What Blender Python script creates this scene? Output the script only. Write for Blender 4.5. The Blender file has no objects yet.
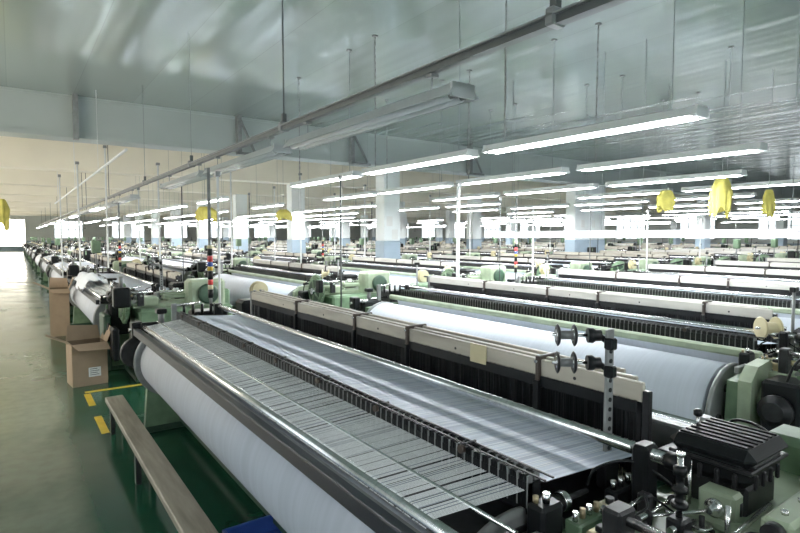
import bpy, math, random
from mathutils import Vector, Matrix
random.seed(7)
scene = bpy.context.scene
COL = scene.collection

# ------------------------------------------------------------ materials
def new_mat(name):
    m = bpy.data.materials.new(name); m.use_nodes = True
    nt = m.node_tree; b = nt.nodes["Principled BSDF"]
    return m, nt, b

def pmat(name, col, rough=0.5, metal=0.0, var=0.25, scale=6.0, bump=0.0, stretch=(1,1,1), col2=None, spec=0.5):
    m, nt, b = new_mat(name)
    tc = nt.nodes.new("ShaderNodeTexCoord"); mp = nt.nodes.new("ShaderNodeMapping")
    mp.inputs["Scale"].default_value = stretch
    nz = nt.nodes.new("ShaderNodeTexNoise"); nz.inputs["Scale"].default_value = scale
    nz.inputs["Detail"].default_value = 4
    cr = nt.nodes.new("ShaderNodeValToRGB")
    c2 = col2 if col2 else tuple(c*(1-var) for c in col)
    cr.color_ramp.elements[0].position = 0.3; cr.color_ramp.elements[0].color = (*c2, 1)
    cr.color_ramp.elements[1].position = 0.65; cr.color_ramp.elements[1].color = (*col, 1)
    L = nt.links.new
    L(tc.outputs["Object"], mp.inputs[0]); L(mp.outputs[0], nz.inputs["Vector"])
    L(nz.outputs["Fac"], cr.inputs[0]); L(cr.outputs[0], b.inputs["Base Color"])
    b.inputs["Roughness"].default_value = rough; b.inputs["Metallic"].default_value = metal
    b.inputs["Specular IOR Level"].default_value = spec
    if bump:
        bp = nt.nodes.new("ShaderNodeBump"); bp.inputs["Strength"].default_value = bump
        L(nz.outputs["Fac"], bp.inputs["Height"]); L(bp.outputs[0], b.inputs["Normal"])
    return m

def emat(name, col, s):
    m, nt, b = new_mat(name)
    b.inputs["Base Color"].default_value = (*col, 1)
    b.inputs["Emission Color"].default_value = (*col, 1)
    b.inputs["Emission Strength"].default_value = s
    return m

GREEN = pmat("loom_green_paint", (0.16,0.26,0.15), 0.38, 0, 0.55, 5)
PALEGREEN = pmat("pale_green_paint", (0.36,0.44,0.30), 0.36, 0, 0.4, 5)
DKGREEN = pmat("dark_green_paint", (0.03,0.075,0.042), 0.45, 0, 0.5, 6)
BLACK = pmat("black_enamel", (0.009,0.010,0.011), 0.30, 0, 0.4, 8, spec=0.22)
DARK = pmat("oily_dark_steel", (0.032,0.032,0.035), 0.40, 0.3, 0.5, 14, spec=0.35)
NAVY = pmat("dark_navy_bar", (0.012,0.015,0.026), 0.4, 0.1, 0.3, 4)
STEEL = pmat("brushed_steel", (0.78,0.78,0.78), 0.22, 1.0, 0.25, 8, 0, (1,8,1))
GREY = pmat("grey_metal", (0.25,0.26,0.26), 0.42, 0.3, 0.3, 10)
BEIGE = pmat("beige_heald_bar", (0.48,0.44,0.36), 0.4, 0.0, 0.5, 2.5, 0, (1,.5,3))
WHITEBAR = pmat("white_heald_bar", (0.58,0.56,0.50), 0.38, 0.0, 0.4, 2.5, 0, (1,.5,3))
BROWN = pmat("brown_guide", (0.05,0.033,0.024), 0.5, 0, 0.3, 8)
BRASS = pmat("brass_fitting", (0.50,0.40,0.24), 0.4, 0.6, 0.4, 20)
CREAM = pmat("cream_plastic", (0.58,0.51,0.30), 0.45, 0, 0.15, 8)
YELLOW = pmat("yellow_paint", (0.62,0.40,0.02), 0.5, 0, 0.2, 8)
YCLOTH = pmat("yellow_cloth", (0.56,0.49,0.10), 0.85, 0, 0.25, 9)
RED = pmat("red_plastic", (0.6,0.03,0.03), 0.35, 0, 0.1, 8)
BLUE = pmat("blue_plastic", (0.03,0.08,0.35), 0.4, 0, 0.2, 8)
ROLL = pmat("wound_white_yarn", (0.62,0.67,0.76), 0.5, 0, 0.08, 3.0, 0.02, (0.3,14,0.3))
ROLLN = pmat("shaded_wound_yarn", (0.46,0.49,0.55), 0.6, 0, 0.12, 3.0, 0.02, (0.3,10,0.3))  # white yarn greyed: the near roll's shade is painted into the colour
SHEET = pmat("dense_warp_sheet", (0.70,0.76,0.88), 0.5, 0, 0.35, 3.0, 0.1, (0.25,14,0.25), (0.42,0.47,0.60))
THREAD = pmat("white_warp_thread", (0.94,0.96,0.98), 0.35, 0, 0.05, 2.0, 0, (0.2,3,0.2))
THREAD2 = pmat("grey_warp_thread", (0.42,0.46,0.54), 0.4, 0, 0.3, 3.0, 0, (0.2,6,0.2))
CLOTH = pmat("woven_white_cloth", (0.74,0.78,0.85), 0.7, 0, 0.1, 3)
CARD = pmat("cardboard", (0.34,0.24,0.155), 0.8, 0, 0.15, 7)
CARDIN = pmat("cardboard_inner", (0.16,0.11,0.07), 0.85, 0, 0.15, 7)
PAPER = pmat("white_paper", (0.8,0.8,0.78), 0.7, 0, 0.05, 7)
WOOD = pmat("worn_board", (0.34,0.29,0.22), 0.5, 0, 0.45, 4, 0.15, (6,0.6,3))
LAMPW = pmat("white_lamp_housing", (0.78,0.80,0.80), 0.35, 0, 0.08, 5)
LAMPG = pmat("greyed_unlit_lamp_housing", (0.46,0.49,0.49), 0.35, 0.1, 0.15, 5)  # white housing greyed to paint in the dim underside of unlit lamps
RAILG = pmat("grey_track", (0.09,0.10,0.10), 0.4, 0.5, 0.2, 8)
RODM = pmat("pale_rod", (0.24,0.27,0.27), 0.4, 0.3, 0.2, 8)
WPIPE = pmat("white_pipe", (0.78,0.8,0.8), 0.35, 0, 0.1, 8)
BEAMW = pmat("beam_paint", (0.40,0.45,0.44), 0.4, 0, 0.12, 0.6)
BEAMC = pmat("cream_beam_paint", (0.86,0.81,0.68), 0.6, 0, 0.10, 0.6)
PILW = pmat("white_pillar_paint", (0.86,0.90,0.90), 0.6, 0, 0.10, 1.5)
PILB = pmat("blue_pillar_paint", (0.36,0.46,0.56), 0.5, 0, 0.2, 1.5)
WALLM = pmat("pale_wall", (0.80,0.83,0.80), 0.7, 0, 0.1, 0.5)
TUBE = emat("lit_tube", (0.95,0.99,1.0), 36)
TUBEFAR = emat("lit_tube_far", (0.96,0.99,1.0), 28)
PANE = emat("daylit_frosted_pane", (0.88,0.96,1.0), 1.1)
PANEW = emat("sunlit_frosted_pane", (1.0,0.93,0.80), 5)

def floor_mat():
    m, nt, b = new_mat("worn_green_epoxy"); L = nt.links.new
    g = nt.nodes.new("ShaderNodeNewGeometry"); sx = nt.nodes.new("ShaderNodeSeparateXYZ")
    L(g.outputs["Position"], sx.inputs[0])
    n1 = nt.nodes.new("ShaderNodeTexNoise"); n1.inputs["Scale"].default_value = 0.9; n1.inputs["Detail"].default_value = 6
    n2 = nt.nodes.new("ShaderNodeTexNoise"); n2.inputs["Scale"].default_value = 9; n2.inputs["Detail"].default_value = 6
    L(g.outputs["Position"], n1.inputs["Vector"]); L(g.outputs["Position"], n2.inputs["Vector"])
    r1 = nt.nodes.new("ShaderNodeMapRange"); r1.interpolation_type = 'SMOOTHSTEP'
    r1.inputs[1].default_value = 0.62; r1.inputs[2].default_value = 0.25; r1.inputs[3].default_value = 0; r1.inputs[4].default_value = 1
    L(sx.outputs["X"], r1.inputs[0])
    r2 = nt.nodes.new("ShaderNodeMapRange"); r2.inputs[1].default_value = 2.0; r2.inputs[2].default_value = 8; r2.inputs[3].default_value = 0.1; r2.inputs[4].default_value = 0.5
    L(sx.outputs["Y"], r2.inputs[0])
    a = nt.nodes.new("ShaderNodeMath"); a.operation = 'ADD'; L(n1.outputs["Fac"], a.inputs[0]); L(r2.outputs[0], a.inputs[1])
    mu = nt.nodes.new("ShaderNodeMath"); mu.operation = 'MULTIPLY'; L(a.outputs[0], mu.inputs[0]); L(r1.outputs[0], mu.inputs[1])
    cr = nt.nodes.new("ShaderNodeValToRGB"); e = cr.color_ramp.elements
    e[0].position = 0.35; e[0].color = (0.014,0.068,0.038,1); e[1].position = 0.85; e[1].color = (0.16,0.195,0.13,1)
    L(mu.outputs[0], cr.inputs[0])
    mx = nt.nodes.new("ShaderNodeMixRGB"); mx.blend_type = 'MULTIPLY'; mx.inputs[0].default_value = 0.45
    cr2 = nt.nodes.new("ShaderNodeValToRGB"); cr2.color_ramp.elements[0].position = .3; cr2.color_ramp.elements[0].color = (.6,.6,.6,1); cr2.color_ramp.elements[1].position = .6
    L(n2.outputs["Fac"], cr2.inputs[0]); L(cr.outputs[0], mx.inputs[1]); L(cr2.outputs[0], mx.inputs[2])
    L(mx.outputs[0], b.inputs["Base Color"])
    rr = nt.nodes.new("ShaderNodeMapRange"); rr.inputs[1].default_value=.3; rr.inputs[2].default_value=.7; rr.inputs[3].default_value = 0.08; rr.inputs[4].default_value = 0.30
    L(n1.outputs["Fac"], rr.inputs[0]); L(rr.outputs[0], b.inputs["Roughness"])
    return m
FLOORM = floor_mat()

def ceil_mat(name, col, rough, pitch, metal, bump):
    m, nt, b = new_mat(name); L = nt.links.new
    g = nt.nodes.new("ShaderNodeNewGeometry"); sx = nt.nodes.new("ShaderNodeSeparateXYZ"); L(g.outputs["Position"], sx.inputs[0])
    d = nt.nodes.new("ShaderNodeMath"); d.operation = 'DIVIDE'; d.inputs[1].default_value = pitch; L(sx.outputs["X"], d.inputs[0])
    f = nt.nodes.new("ShaderNodeMath"); f.operation = 'FRACT'; L(d.outputs[0], f.inputs[0])
    c = nt.nodes.new("ShaderNodeMath"); c.operation = 'LESS_THAN'; c.inputs[1].default_value = 0.010; L(f.outputs[0], c.inputs[0])
    fl = nt.nodes.new("ShaderNodeMath"); fl.operation = 'FLOOR'; L(d.outputs[0], fl.inputs[0])
    wn_ = nt.nodes.new("ShaderNodeTexWhiteNoise"); wn_.noise_dimensions='1D'; L(fl.outputs[0], wn_.inputs["W"])
    mr = nt.nodes.new("ShaderNodeMapRange"); mr.inputs[3].default_value=.95; mr.inputs[4].default_value=1.05; L(wn_.outputs["Value"], mr.inputs[0])
    hv = nt.nodes.new("ShaderNodeHueSaturation"); hv.inputs["Color"].default_value=(*col,1); L(mr.outputs[0], hv.inputs["Value"])
    mx = nt.nodes.new("ShaderNodeMixRGB"); L(hv.outputs[0], mx.inputs[1]); mx.inputs[2].default_value = (*[x*.85 for x in col],1)
    L(c.outputs[0], mx.inputs[0]); L(mx.outputs[0], b.inputs["Base Color"])
    n = nt.nodes.new("ShaderNodeTexNoise"); n.inputs["Scale"].default_value = 0.7; n.inputs["Detail"].default_value = 1.0
    mp = nt.nodes.new("ShaderNodeMapping"); mp.inputs["Scale"].default_value = (3.0,0.3,1); L(g.outputs["Position"], mp.inputs[0]); L(mp.outputs[0], n.inputs["Vector"])
    bp = nt.nodes.new("ShaderNodeBump"); bp.inputs["Strength"].default_value = bump; bp.inputs["Distance"].default_value = 0.15
    L(n.outputs["Fac"], bp.inputs["Height"]); L(bp.outputs[0], b.inputs["Normal"])
    b.inputs["Roughness"].default_value = rough; b.inputs["Metallic"].default_value = metal
    return m
CEILM = ceil_mat("glossy_steel_ceiling_panel", (0.42,0.485,0.465), 0.15, 1.15, 0.45, 0.2)
CEILF = ceil_mat("cream_ceiling_panel", (0.46,0.44,0.38), 0.5, 1.15, 0.0, 0.05)

# ------------------------------------------------------------ mesh builder
class MB:
    def __init__(s): s.v=[]; s.f=[]; s.m=[]; s.s=[]; s.mats=[]
    def mi(s, mat):
        if mat not in s.mats: s.mats.append(mat)
        return s.mats.index(mat)
    def add(s, vs, fs, mat, smooth=False):
        o=len(s.v); i=s.mi(mat); s.v+= [tuple(v) for v in vs]
        for k,f in enumerate(fs):
            s.f.append([o+j for j in f]); s.m.append(i); s.s.append(smooth if isinstance(smooth,bool) else smooth[k])
    def merge(s, o):
        k=len(s.v); s.v+=o.v
        for f,m,sm in zip(o.f,o.m,o.s):
            s.f.append([k+j for j in f]); s.m.append(s.mi(o.mats[m])); s.s.append(sm)
        return s
    def box(s,x0,x1,y0,y1,z0,z1,mat,b=0.0):
        if b<=0:
            vs=[(x,y,z) for x in(x0,x1) for y in(y0,y1) for z in(z0,z1)]
            s.add(vs,[(0,1,3,2),(4,6,7,5),(0,4,5,1),(2,3,7,6),(0,2,6,4),(1,5,7,3)],mat); return
        b=min(b,(x1-x0)*.45,(y1-y0)*.45,(z1-z0)*.45)
        lo=(x0,y0,z0); hi=(x1,y1,z1); vs=[]; idx={}
        for c in range(8):
            sg=[(c>>k)&1 for k in range(3)]
            for a in range(3):
                p=[(hi[k] if sg[k] else lo[k]) + (0 if k==a else (-b if sg[k] else b)) for k in range(3)]
                idx[(c,a)]=len(vs); vs.append(p)
        fs=[]
        for a in range(3):
            u,w=[k for k in range(3) if k!=a]
            for sd in (0,1):
                fs.append([idx[((sd<<a)|(i<<u)|(j<<w),a)] for (i,j) in((0,0),(1,0),(1,1),(0,1))])
            for i in(0,1):
                for j in(0,1):
                    c0=(i<<u)|(j<<w); c1=c0|(1<<a)
                    fs.append([idx[(c0,u)],idx[(c1,u)],idx[(c1,w)],idx[(c0,w)]])
        for c in range(8): fs.append([idx[(c,0)],idx[(c,1)],idx[(c,2)]])
        out=[]; C=Vector(((x0+x1)/2,(y0+y1)/2,(z0+z1)/2))
        for f in fs:
            p=[Vector(vs[i]) for i in f]; n=(p[1]-p[0]).cross(p[2]-p[0]); m=sum(p,Vector())/len(p)
            out.append(f if n.dot(m-C)>0 else f[::-1])
        s.add(vs,out,mat)
    def lathe(s,p0,axis,prof,mat,seg=16,smooth=True):
        A=Vector(axis).normalized(); t=Vector((0,0,1)) if abs(A.z)<.9 else Vector((1,0,0))
        U=A.cross(t).normalized(); W=A.cross(U); P=Vector(p0); vs=[]; fs=[]
        n=len(prof)
        for (d,r) in prof:
            for k in range(seg):
                an=2*math.pi*k/seg; vs.append(P+A*d+U*(math.cos(an)*r)+W*(math.sin(an)*r))
        sm=[]
        for i in range(n-1):
            for k in range(seg):
                k2=(k+1)%seg; fs.append((i*seg+k,i*seg+k2,(i+1)*seg+k2,(i+1)*seg+k)); sm.append(smooth and abs(prof[i][0]-prof[i+1][0])>1e-4 )
        fs.append(tuple(range(seg))[::-1]); sm.append(False)
        fs.append(tuple((n-1)*seg+k for k in range(seg))); sm.append(False)
        s.add(vs,fs,mat,sm)
    def cyl(s,p0,p1,r,mat,seg=12,r1=None):
        a=Vector(p1)-Vector(p0); s.lathe(p0,a,[(0,r),(a.length,r if r1 is None else r1)],mat,seg)
    def gear(s,c,r,w,teeth,mat):
        n=teeth*4; vs=[]
        for side in(0,1):
            for k in range(n):
                rr=r if (k%4) in(0,1) else r*.93
                a=2*math.pi*k/n; vs.append((c[0]+side*w,c[1]+rr*math.cos(a),c[2]+rr*math.sin(a)))
        fs=[tuple(range(n))[::-1],tuple(range(n,2*n))]+[(k,(k+1)%n,n+(k+1)%n,n+k) for k in range(n)]
        s.add(vs,fs,mat)
    def prism(s,poly,y0,y1,mat):
        n=len(poly); vs=[(x,y0,z) for x,z in poly]+[(x,y1,z) for x,z in poly]
        ar=sum(poly[i][0]*poly[(i+1)%n][1]-poly[(i+1)%n][0]*poly[i][1] for i in range(n))
        fs=[tuple(range(n)),tuple(range(2*n-1,n-1,-1))]+[(i,n+i,n+(i+1)%n,(i+1)%n) for i in range(n)]
        if ar<0: fs=[f[::-1] for f in fs]
        s.add(vs,fs,mat)
    def path(s,pts,r,mat,seg=6):
        P=[Vector(p) for p in pts]; Q=[]
        E=[P[0]]+P+[P[-1]]
        for i in range(1,len(E)-2):
            for k in range(6):
                t=k/6; a,b,c,d=E[i-1],E[i],E[i+1],E[i+2]
                Q.append(.5*((2*b)+(-a+c)*t+(2*a-5*b+4*c-d)*t*t+(-a+3*b-3*c+d)*t**3))
        Q.append(P[-1]); vs=[]; fs=[]
        for i,q in enumerate(Q):
            T=(Q[min(i+1,len(Q)-1)]-Q[max(i-1,0)]).normalized()
            t=Vector((0,0,1)) if abs(T.z)<.9 else Vector((1,0,0)); U=T.cross(t).normalized(); W=T.cross(U)
            for k in range(seg):
                an=2*math.pi*k/seg; vs.append(q+U*math.cos(an)*r+W*math.sin(an)*r)
        for i in range(len(Q)-1):
            for k in range(seg): fs.append((i*seg+k,i*seg+(k+1)%seg,(i+1)*seg+(k+1)%seg,(i+1)*seg+k))
        s.add(vs,fs,mat,True)
    def mesh(s,name,off=(0,0,0)):
        me=bpy.data.meshes.new(name)
        me.from_pydata([(v[0]-off[0],v[1]-off[1],v[2]-off[2]) for v in s.v],[],s.f)
        for m in s.mats: me.materials.append(m)
        me.polygons.foreach_set("material_index",s.m); me.polygons.foreach_set("use_smooth",s.s); me.update()
        return me

def mkobj(name, me, loc=(0,0,0), parent=None, label=None, cat=None, group=None, kind=None, rot=None):
    o=bpy.data.objects.new(name, me); COL.objects.link(o); o.location=loc
    if rot: o.rotation_euler=rot
    if parent: o.parent=parent
    if label: o["label"]=label
    if cat: o["category"]=cat
    if group: o["group"]=group
    if kind: o["kind"]=kind
    return o
def structure(name, mb): return mkobj(name, mb.mesh(name), kind="structure", label=name.replace("_"," ")+" of the weaving hall", cat=name.split("_")[0])

YAW=math.radians(35.4)
def proj(x,y,z):
    d=x*math.sin(YAW)+y*math.cos(YAW); r=x*math.cos(YAW)-y*math.sin(YAW)
    if d<0.3: return None
    return 400+545*r/d, 236-545*(z-1.9)/d, d

# ------------------------------------------------------------ room
XR=52; YF=84; XL=-3.2; YB=-7
m=MB(); m.box(XL,XR,YB,YF,-0.1,0,FLOORM); structure("floor",m)
m=MB(); m.box(XL,XR,YB,13.99,4.9,5.0,CEILM); structure("ceiling",m)
m=MB(); m.box(XL,XR,14.01,YF,5.35,5.45,CEILF); structure("ceiling",m)
def wall(name,x0,x1,y0,y1):
    m=MB(); m.box(x0,x1,y0,y1,0,5.5,WALLM); m.box(x0-.01,x1+.01,y0-.01,y1+.01,0,1.3,PILB); structure(name,m)
wall("wall_left",XL-.2,XL,YB,YF); wall("wall_right",XR,XR+.2,YB,YF)
wall("wall_far",XL,XR,YF,YF+.2); wall("wall_back",XL,XR,YB-.2,YB)
wn=1
def window(axis,c,fix,w=3.2,z0=1.6,z1=3.9,PM=None):
    global wn
    PM=PM or PANE
    m=MB(); s=-0.05 if fix>0 else 0.05
    if axis=='x':
        xa,xb=sorted((fix,fix+s)); m.box(xa,xb,c-w/2,c+w/2,z0,z1,PM)
        xa,xb=sorted((fix,fix+2*s))
        for k in range(5): yy=c-w/2+k*w/4; m.box(xa,xb,yy-.04,yy+.04,z0-.05,z1+.05,WPIPE)
        for zz in(z0,(z0+z1)/2,z1): m.box(xa,xb,c-w/2,c+w/2,zz-.04,zz+.04,WPIPE)
    else:
        ya,yb=sorted((fix,fix+s)); m.box(c-w/2,c+w/2,ya,yb,z0,z1,PM)
        ya,yb=sorted((fix,fix+2*s))
        for k in range(5): xx=c-w/2+k*w/4; m.box(xx-.04,xx+.04,ya,yb,z0-.05,z1+.05,WPIPE)
        for zz in(z0,(z0+z1)/2,z1): m.box(c-w/2,c+w/2,ya,yb,zz-.04,zz+.04,WPIPE)
    structure("window_%d"%wn,m); wn+=1
for i in range(10): window('x',12+i*6.7,XR)
for i in range(8): window('y',-0.6+i*6.7,YF,4.0 if i==0 else 3.2,0.6 if i==0 else 1.6,4.0 if i==0 else 3.9,PANEW if i==0 else None)
for i in range(12): window('x',-3.5+i*6.7,XL,3.2,1.0,3.9,PANEW if i>1 else None)  # glowing windows out of view, added to throw daylight on the aisle floor
for i in range(5): window('y',0.5+i*5,YB)  # unseen glowing windows behind the camera, added for ambient light

tn=1
for i in range(9):
    y=14.02+6.7*i; m=MB()
    m.box(XL,XR,y-.3,y+.3,4.0,4.9 if i==0 else 5.35,BEAMW if i==0 else BEAMC,0.02)
    if i==0:
        m.box(XL,XR,y-.36,y-.3,4.0,4.08,BEAMW); m.box(XL,XR,y-.33,y-.3,4.84,4.9,BEAMW); m.box(XL,XR,y+.02,y+.3,4.9,5.35,BEAMC)
    structure("trim_%d"%tn,m); tn+=1
    if i<8:
        for dy in(2.2,4.4):
            m=MB(); m.box(XL,XR,y+dy,y+dy+.2,4.75,5.35,BEAMC,0.02); structure("trim_%d"%tn,m); tn+=1
for (x,dx) in((1.18,0),(4.7,.35),(7.96,.45),(12.5,.45)):
    m=MB(); y=13.52
    m.box(x-.05,x+.05,y-.03,y+.14,3.95,4.9,GREY)
    if dx:
        m.cyl((x,y,4.85),(x+dx*1.1,y,4.02),.035,GREY,6); m.box(x-.05,x+dx*1.2+.05,y-.03,y+.14,3.94,4.0,GREY)
    mkobj("ceiling_brace",m.mesh("ceiling_brace"),label="grey steel brace bolted on the ceiling beam",cat="brace",group="braces on the ceiling beam")
def pillar(x,y,wx,wy,top):
    m=MB(); m.box(x-wx/2,x+wx/2,y-wy/2,y+wy/2,1.75,top,PILW,0.02); m.box(x-wx/2-.01,x+wx/2+.01,y-wy/2-.01,y+wy/2+.01,0,1.75,PILB,0.02)
    mkobj("pillar",m.mesh("pillar",(x,y,0)),(x,y,0),label="square white concrete pillar with blue lower part",cat="pillar",group="hall pillars")
for i in range(8):
    y=14.02+6.7*i
    for x in(9.5,19.4,29.3,39.2):
        p=proj(x,y,3)
        if p and -30<p[0]<830: pillar(x,y,2.0 if (i==0 and x==19.4) else .6,.48,4.0)
for (x,z) in((9.4,2.35),(9.6,1.95),(18.9,2.4),(19.6,2.4)):
    m=MB(); m.box(-.11,.11,-.004,0,-.15,.15,PAPER); mkobj("posted_paper",m.mesh("posted_paper"),(x,13.78,z),label="plain white sheet of paper posted on a pillar",cat="paper",group="papers on the pillars")

# ------------------------------------------------------------ loom template
OFF=(1.8,3.1,0)
Ya,Yb=1.12,5.58
def side_frame(y0,y1):
    m=MB()
    m.prism([(.98,0),(1.02,.5),(1.05,.93),(1.5,.97),(2.3,.93),(2.72,.93),(2.77,.85),(2.72,0),(2.4,0),(2.28,.3),(1.65,.3),(1.35,0)],y0,y1,GREEN)
    for (x,z) in((1.25,.65),(2.5,.6),(1.9,.7)): m.cyl((x,y0-.02,z),(x,y1+.02,z),.07,DARK,12)
    m.box(.9,2.8,y0-.02,y1+.02,0,.06,DKGREEN,.01)
    return m
RC={0:(1.24,.70,.30),1:(1.25,.66,.335)}
def warp_roll(v):
    x,z,r=RC[v]
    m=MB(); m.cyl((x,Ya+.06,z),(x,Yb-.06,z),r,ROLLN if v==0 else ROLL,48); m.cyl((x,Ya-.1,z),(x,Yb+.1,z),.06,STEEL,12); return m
def flange(y,v):
    x,z,r=RC[v]; R=r+(.05 if v==0 else .012)
    m=MB(); m.lathe((x,y-.015,z),(0,1,0),[(0,.1),(.0,R-.02),(.005,R),(.025,R),(.03,R-.02),(.03,.1)],GREY,40)
    m.lathe((x,y-.03,z),(0,1,0),[(0,.07),(0,.13),(.06,.13),(.06,.07)],DARK,20)
    for k in range(6):
        a=k*math.pi/3; m.cyl((x+.22*math.cos(a),y-.03,z+.22*math.sin(a)),(x+.22*math.cos(a),y+.03,z+.22*math.sin(a)),.03,DARK,8)
    return m
def back_rail():
    m=MB(); m.box(.92,.965,1.0,5.72,.945,1.01,NAVY,.004); m.box(.965,.985,1.0,5.72,.985,1.0,GREY)
    return m
def rollers():
    m=MB(); m.cyl((1.01,1.02,1.025),(1.01,5.68,1.025),.024,STEEL,16); m.cyl((1.125,1.02,1.068),(1.125,5.68,1.068),.008,STEEL,10)
    for y in(1.03,5.66): m.box(.98,1.14,y-.015,y+.02,.95,1.07,BLACK,.01)
    return m
def threads():
    m=MB(); y=Ya+.12
    sk=-.11
    while y<Yb-.06:
        nb=random.randint(5,12); pitch=.0058; gap=random.choice((.002,.004,.006,.012)); W=nb*pitch
        for i in range(nb):
            w=.0040; yi=y+i*pitch; yt=yi+sk
            mt=THREAD if random.random()<.90 else THREAD2
            m.add([(1.01,yi,1.051),(1.01,yi+w,1.051),(1.285,max(yt+w,Ya),1.105),(1.285,max(yt,Ya-.004),1.105)],[(0,3,2,1)],mt)
            m.add([(.984,yi+.012,1.022),(.984,yi+.012+w,1.022),(1.01,yi+w,1.051),(1.01,yi,1.051)],[(0,3,2,1)],mt)
        y+=W+gap
    return m
def lower_bed():
    m=MB(); m.box(1.04,1.34,Ya,Yb,.98,1.0,DARK); m.box(1.5,2.0,Ya,Yb,.86,.9,DARK); return m
def warp_sheet():
    m=MB(); m.add([(1.36,Ya,1.115),(1.36,Yb,1.115),(2.02,Yb,1.07),(2.02,Ya,1.07)],[(0,3,2,1)],SHEET)
    n=420
    for i in range(n):
        y=Ya+(Yb-Ya)*i/n
        if random.random()<.5: m.add([(1.36,y,1.119),(1.36,y+.003,1.119),(2.02,y+.003,1.075),(2.02,y,1.075)],[(0,3,2,1)],THREAD if random.random()<.85 else THREAD2)
    return m
def warp_sheet_short():
    m=MB(); m.add([(1.62,Ya,1.10),(1.62,Yb,1.10),(2.02,Yb,1.06),(2.02,Ya,1.06)],[(0,3,2,1)],SHEET)
    m.add([(1.585,Ya+.06,.66),(1.585,Yb-.06,.66),(1.44,Yb-.06,1.06),(1.44,Ya+.06,1.06)],[(0,1,2,3)],ROLL)
    return m
def dropper(x0=1.295):
    m=MB()
    for k in range(2):
        x=x0+k*.038
        for i in range(430):
            y=Ya+(Yb-Ya)*i/430+k*.005; h=1.154+random.uniform(-.002,.002)
            m.box(x-.012,x+.012,y,y+.0045,1.05,h,BLACK if i%4 else GREY)
        m.box(x-.003,x+.003,Ya-.06,Yb+.06,1.156,1.161,DARK)
    m.box(x0-.01,x0+.048,Ya,Yb,1.03,1.13,BLACK)
    return m
def dropper_support(y,x0=1.295):
    m=MB(); m.box(x0-.014,x0+.052,y-.005,y+.005,1.05,1.164,DARK,.002); m.cyl((x0-.026,y,1.145),(x0-.010,y,1.145),.015,BROWN,10); return m
def tube_rail():
    m=MB(); m.cyl((1.70,.86,1.18),(1.70,5.75,1.18),.021,STEEL,16)
    for y in(.98,5.62): m.box(1.66,1.74,y-.03,y+.03,.98,1.21,BLACK,.012)
    m.cyl((1.70,.84,1.18),(1.70,.90,1.18),.03,BLACK,12)
    return m
def heald(x,dz,mat,k):
    m=MB(); z0=1.238+dz; e=.05*k
    m.box(x-.011,x+.011,1.18+e,5.52,z0,z0+.080,mat,.004)
    m.box(x-.013,x+.013,1.15+e,1.18+e,.90,z0+.05,DARK,.003); m.box(x-.013,x+.013,5.52,5.56,.85,z0+.084,GREY,.003)
    m.box(x-.011,x+.011,1.18+e,5.52,.86,.9,mat)
    for y in(1.5,2.3,3.1,3.9,4.7): m.cyl((x-.013,y,z0+.03),(x+.013,y,z0+.03),.008,DARK,8)
    return m
def heddles():
    m=MB()
    for i in range(900):
        y=1.2+4.3*i/900+random.uniform(-.002,.002); x=2.02+.035*random.randrange(4)
        m.box(x-.001,x+.001,y,y+.002,.89,1.245,DARK if i%3==0 else BLACK)
    m.box(2.012,2.016,1.2,5.5,1.19,1.24,BLACK)
    m.box(2.10,2.11,1.2,5.5,.92,1.22,BLACK)
    return m
def guide(y):
    m=MB(); m.box(2.0,2.16,y-.012,y+.012,1.18,1.336,BROWN,.005); m.box(1.99,2.02,y-.016,y+.016,.95,1.22,BLACK,.004); m.cyl((1.99,y,1.31),(2.0,y,1.31),.008,STEEL,8); return m
def cloth_part():
    m=MB(); m.add([(2.22,Ya,1.05),(2.22,Yb,1.05),(2.62,Yb,1.0),(2.62,Ya,1.0)],[(0,3,2,1)],CLOTH)
    m.add([(2.62,Ya,1.0),(2.62,Yb,1.0),(2.66,Yb,.96),(2.66,Ya,.96)],[(0,3,2,1)],CLOTH)
    m.cyl((2.5,Ya,.45),(2.5,Yb,.45),.14,CLOTH,24); return m
def breast():
    m=MB(); m.box(2.60,2.74,.95,5.75,.82,.97,PALEGREEN,.02); m.box(2.2,2.26,Ya-.04,Yb+.04,.9,1.12,GREY,.01); m.cyl((2.66,Ya,.99),(2.66,Yb,.99),.02,STEEL,12); return m
def green_rail():
    m=MB(); m.box(1.42,1.47,Ya-.1,Yb+.1,1.02,1.085,PALEGREEN,.015); m.box(1.50,1.54,Ya-.1,Yb+.1,.98,1.06,DARK,.01); return m
def cross_tubes():
    m=MB()
    m.box(1.7,1.9,1.05,5.65,.2,.38,DKGREEN,.02); m.cyl((2.2,1.05,.55),(2.2,5.65,.55),.04,STEEL,12); m.box(1.3,1.36,1.05,5.65,.06,.14,DKGREEN,.01)
    return m
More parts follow.
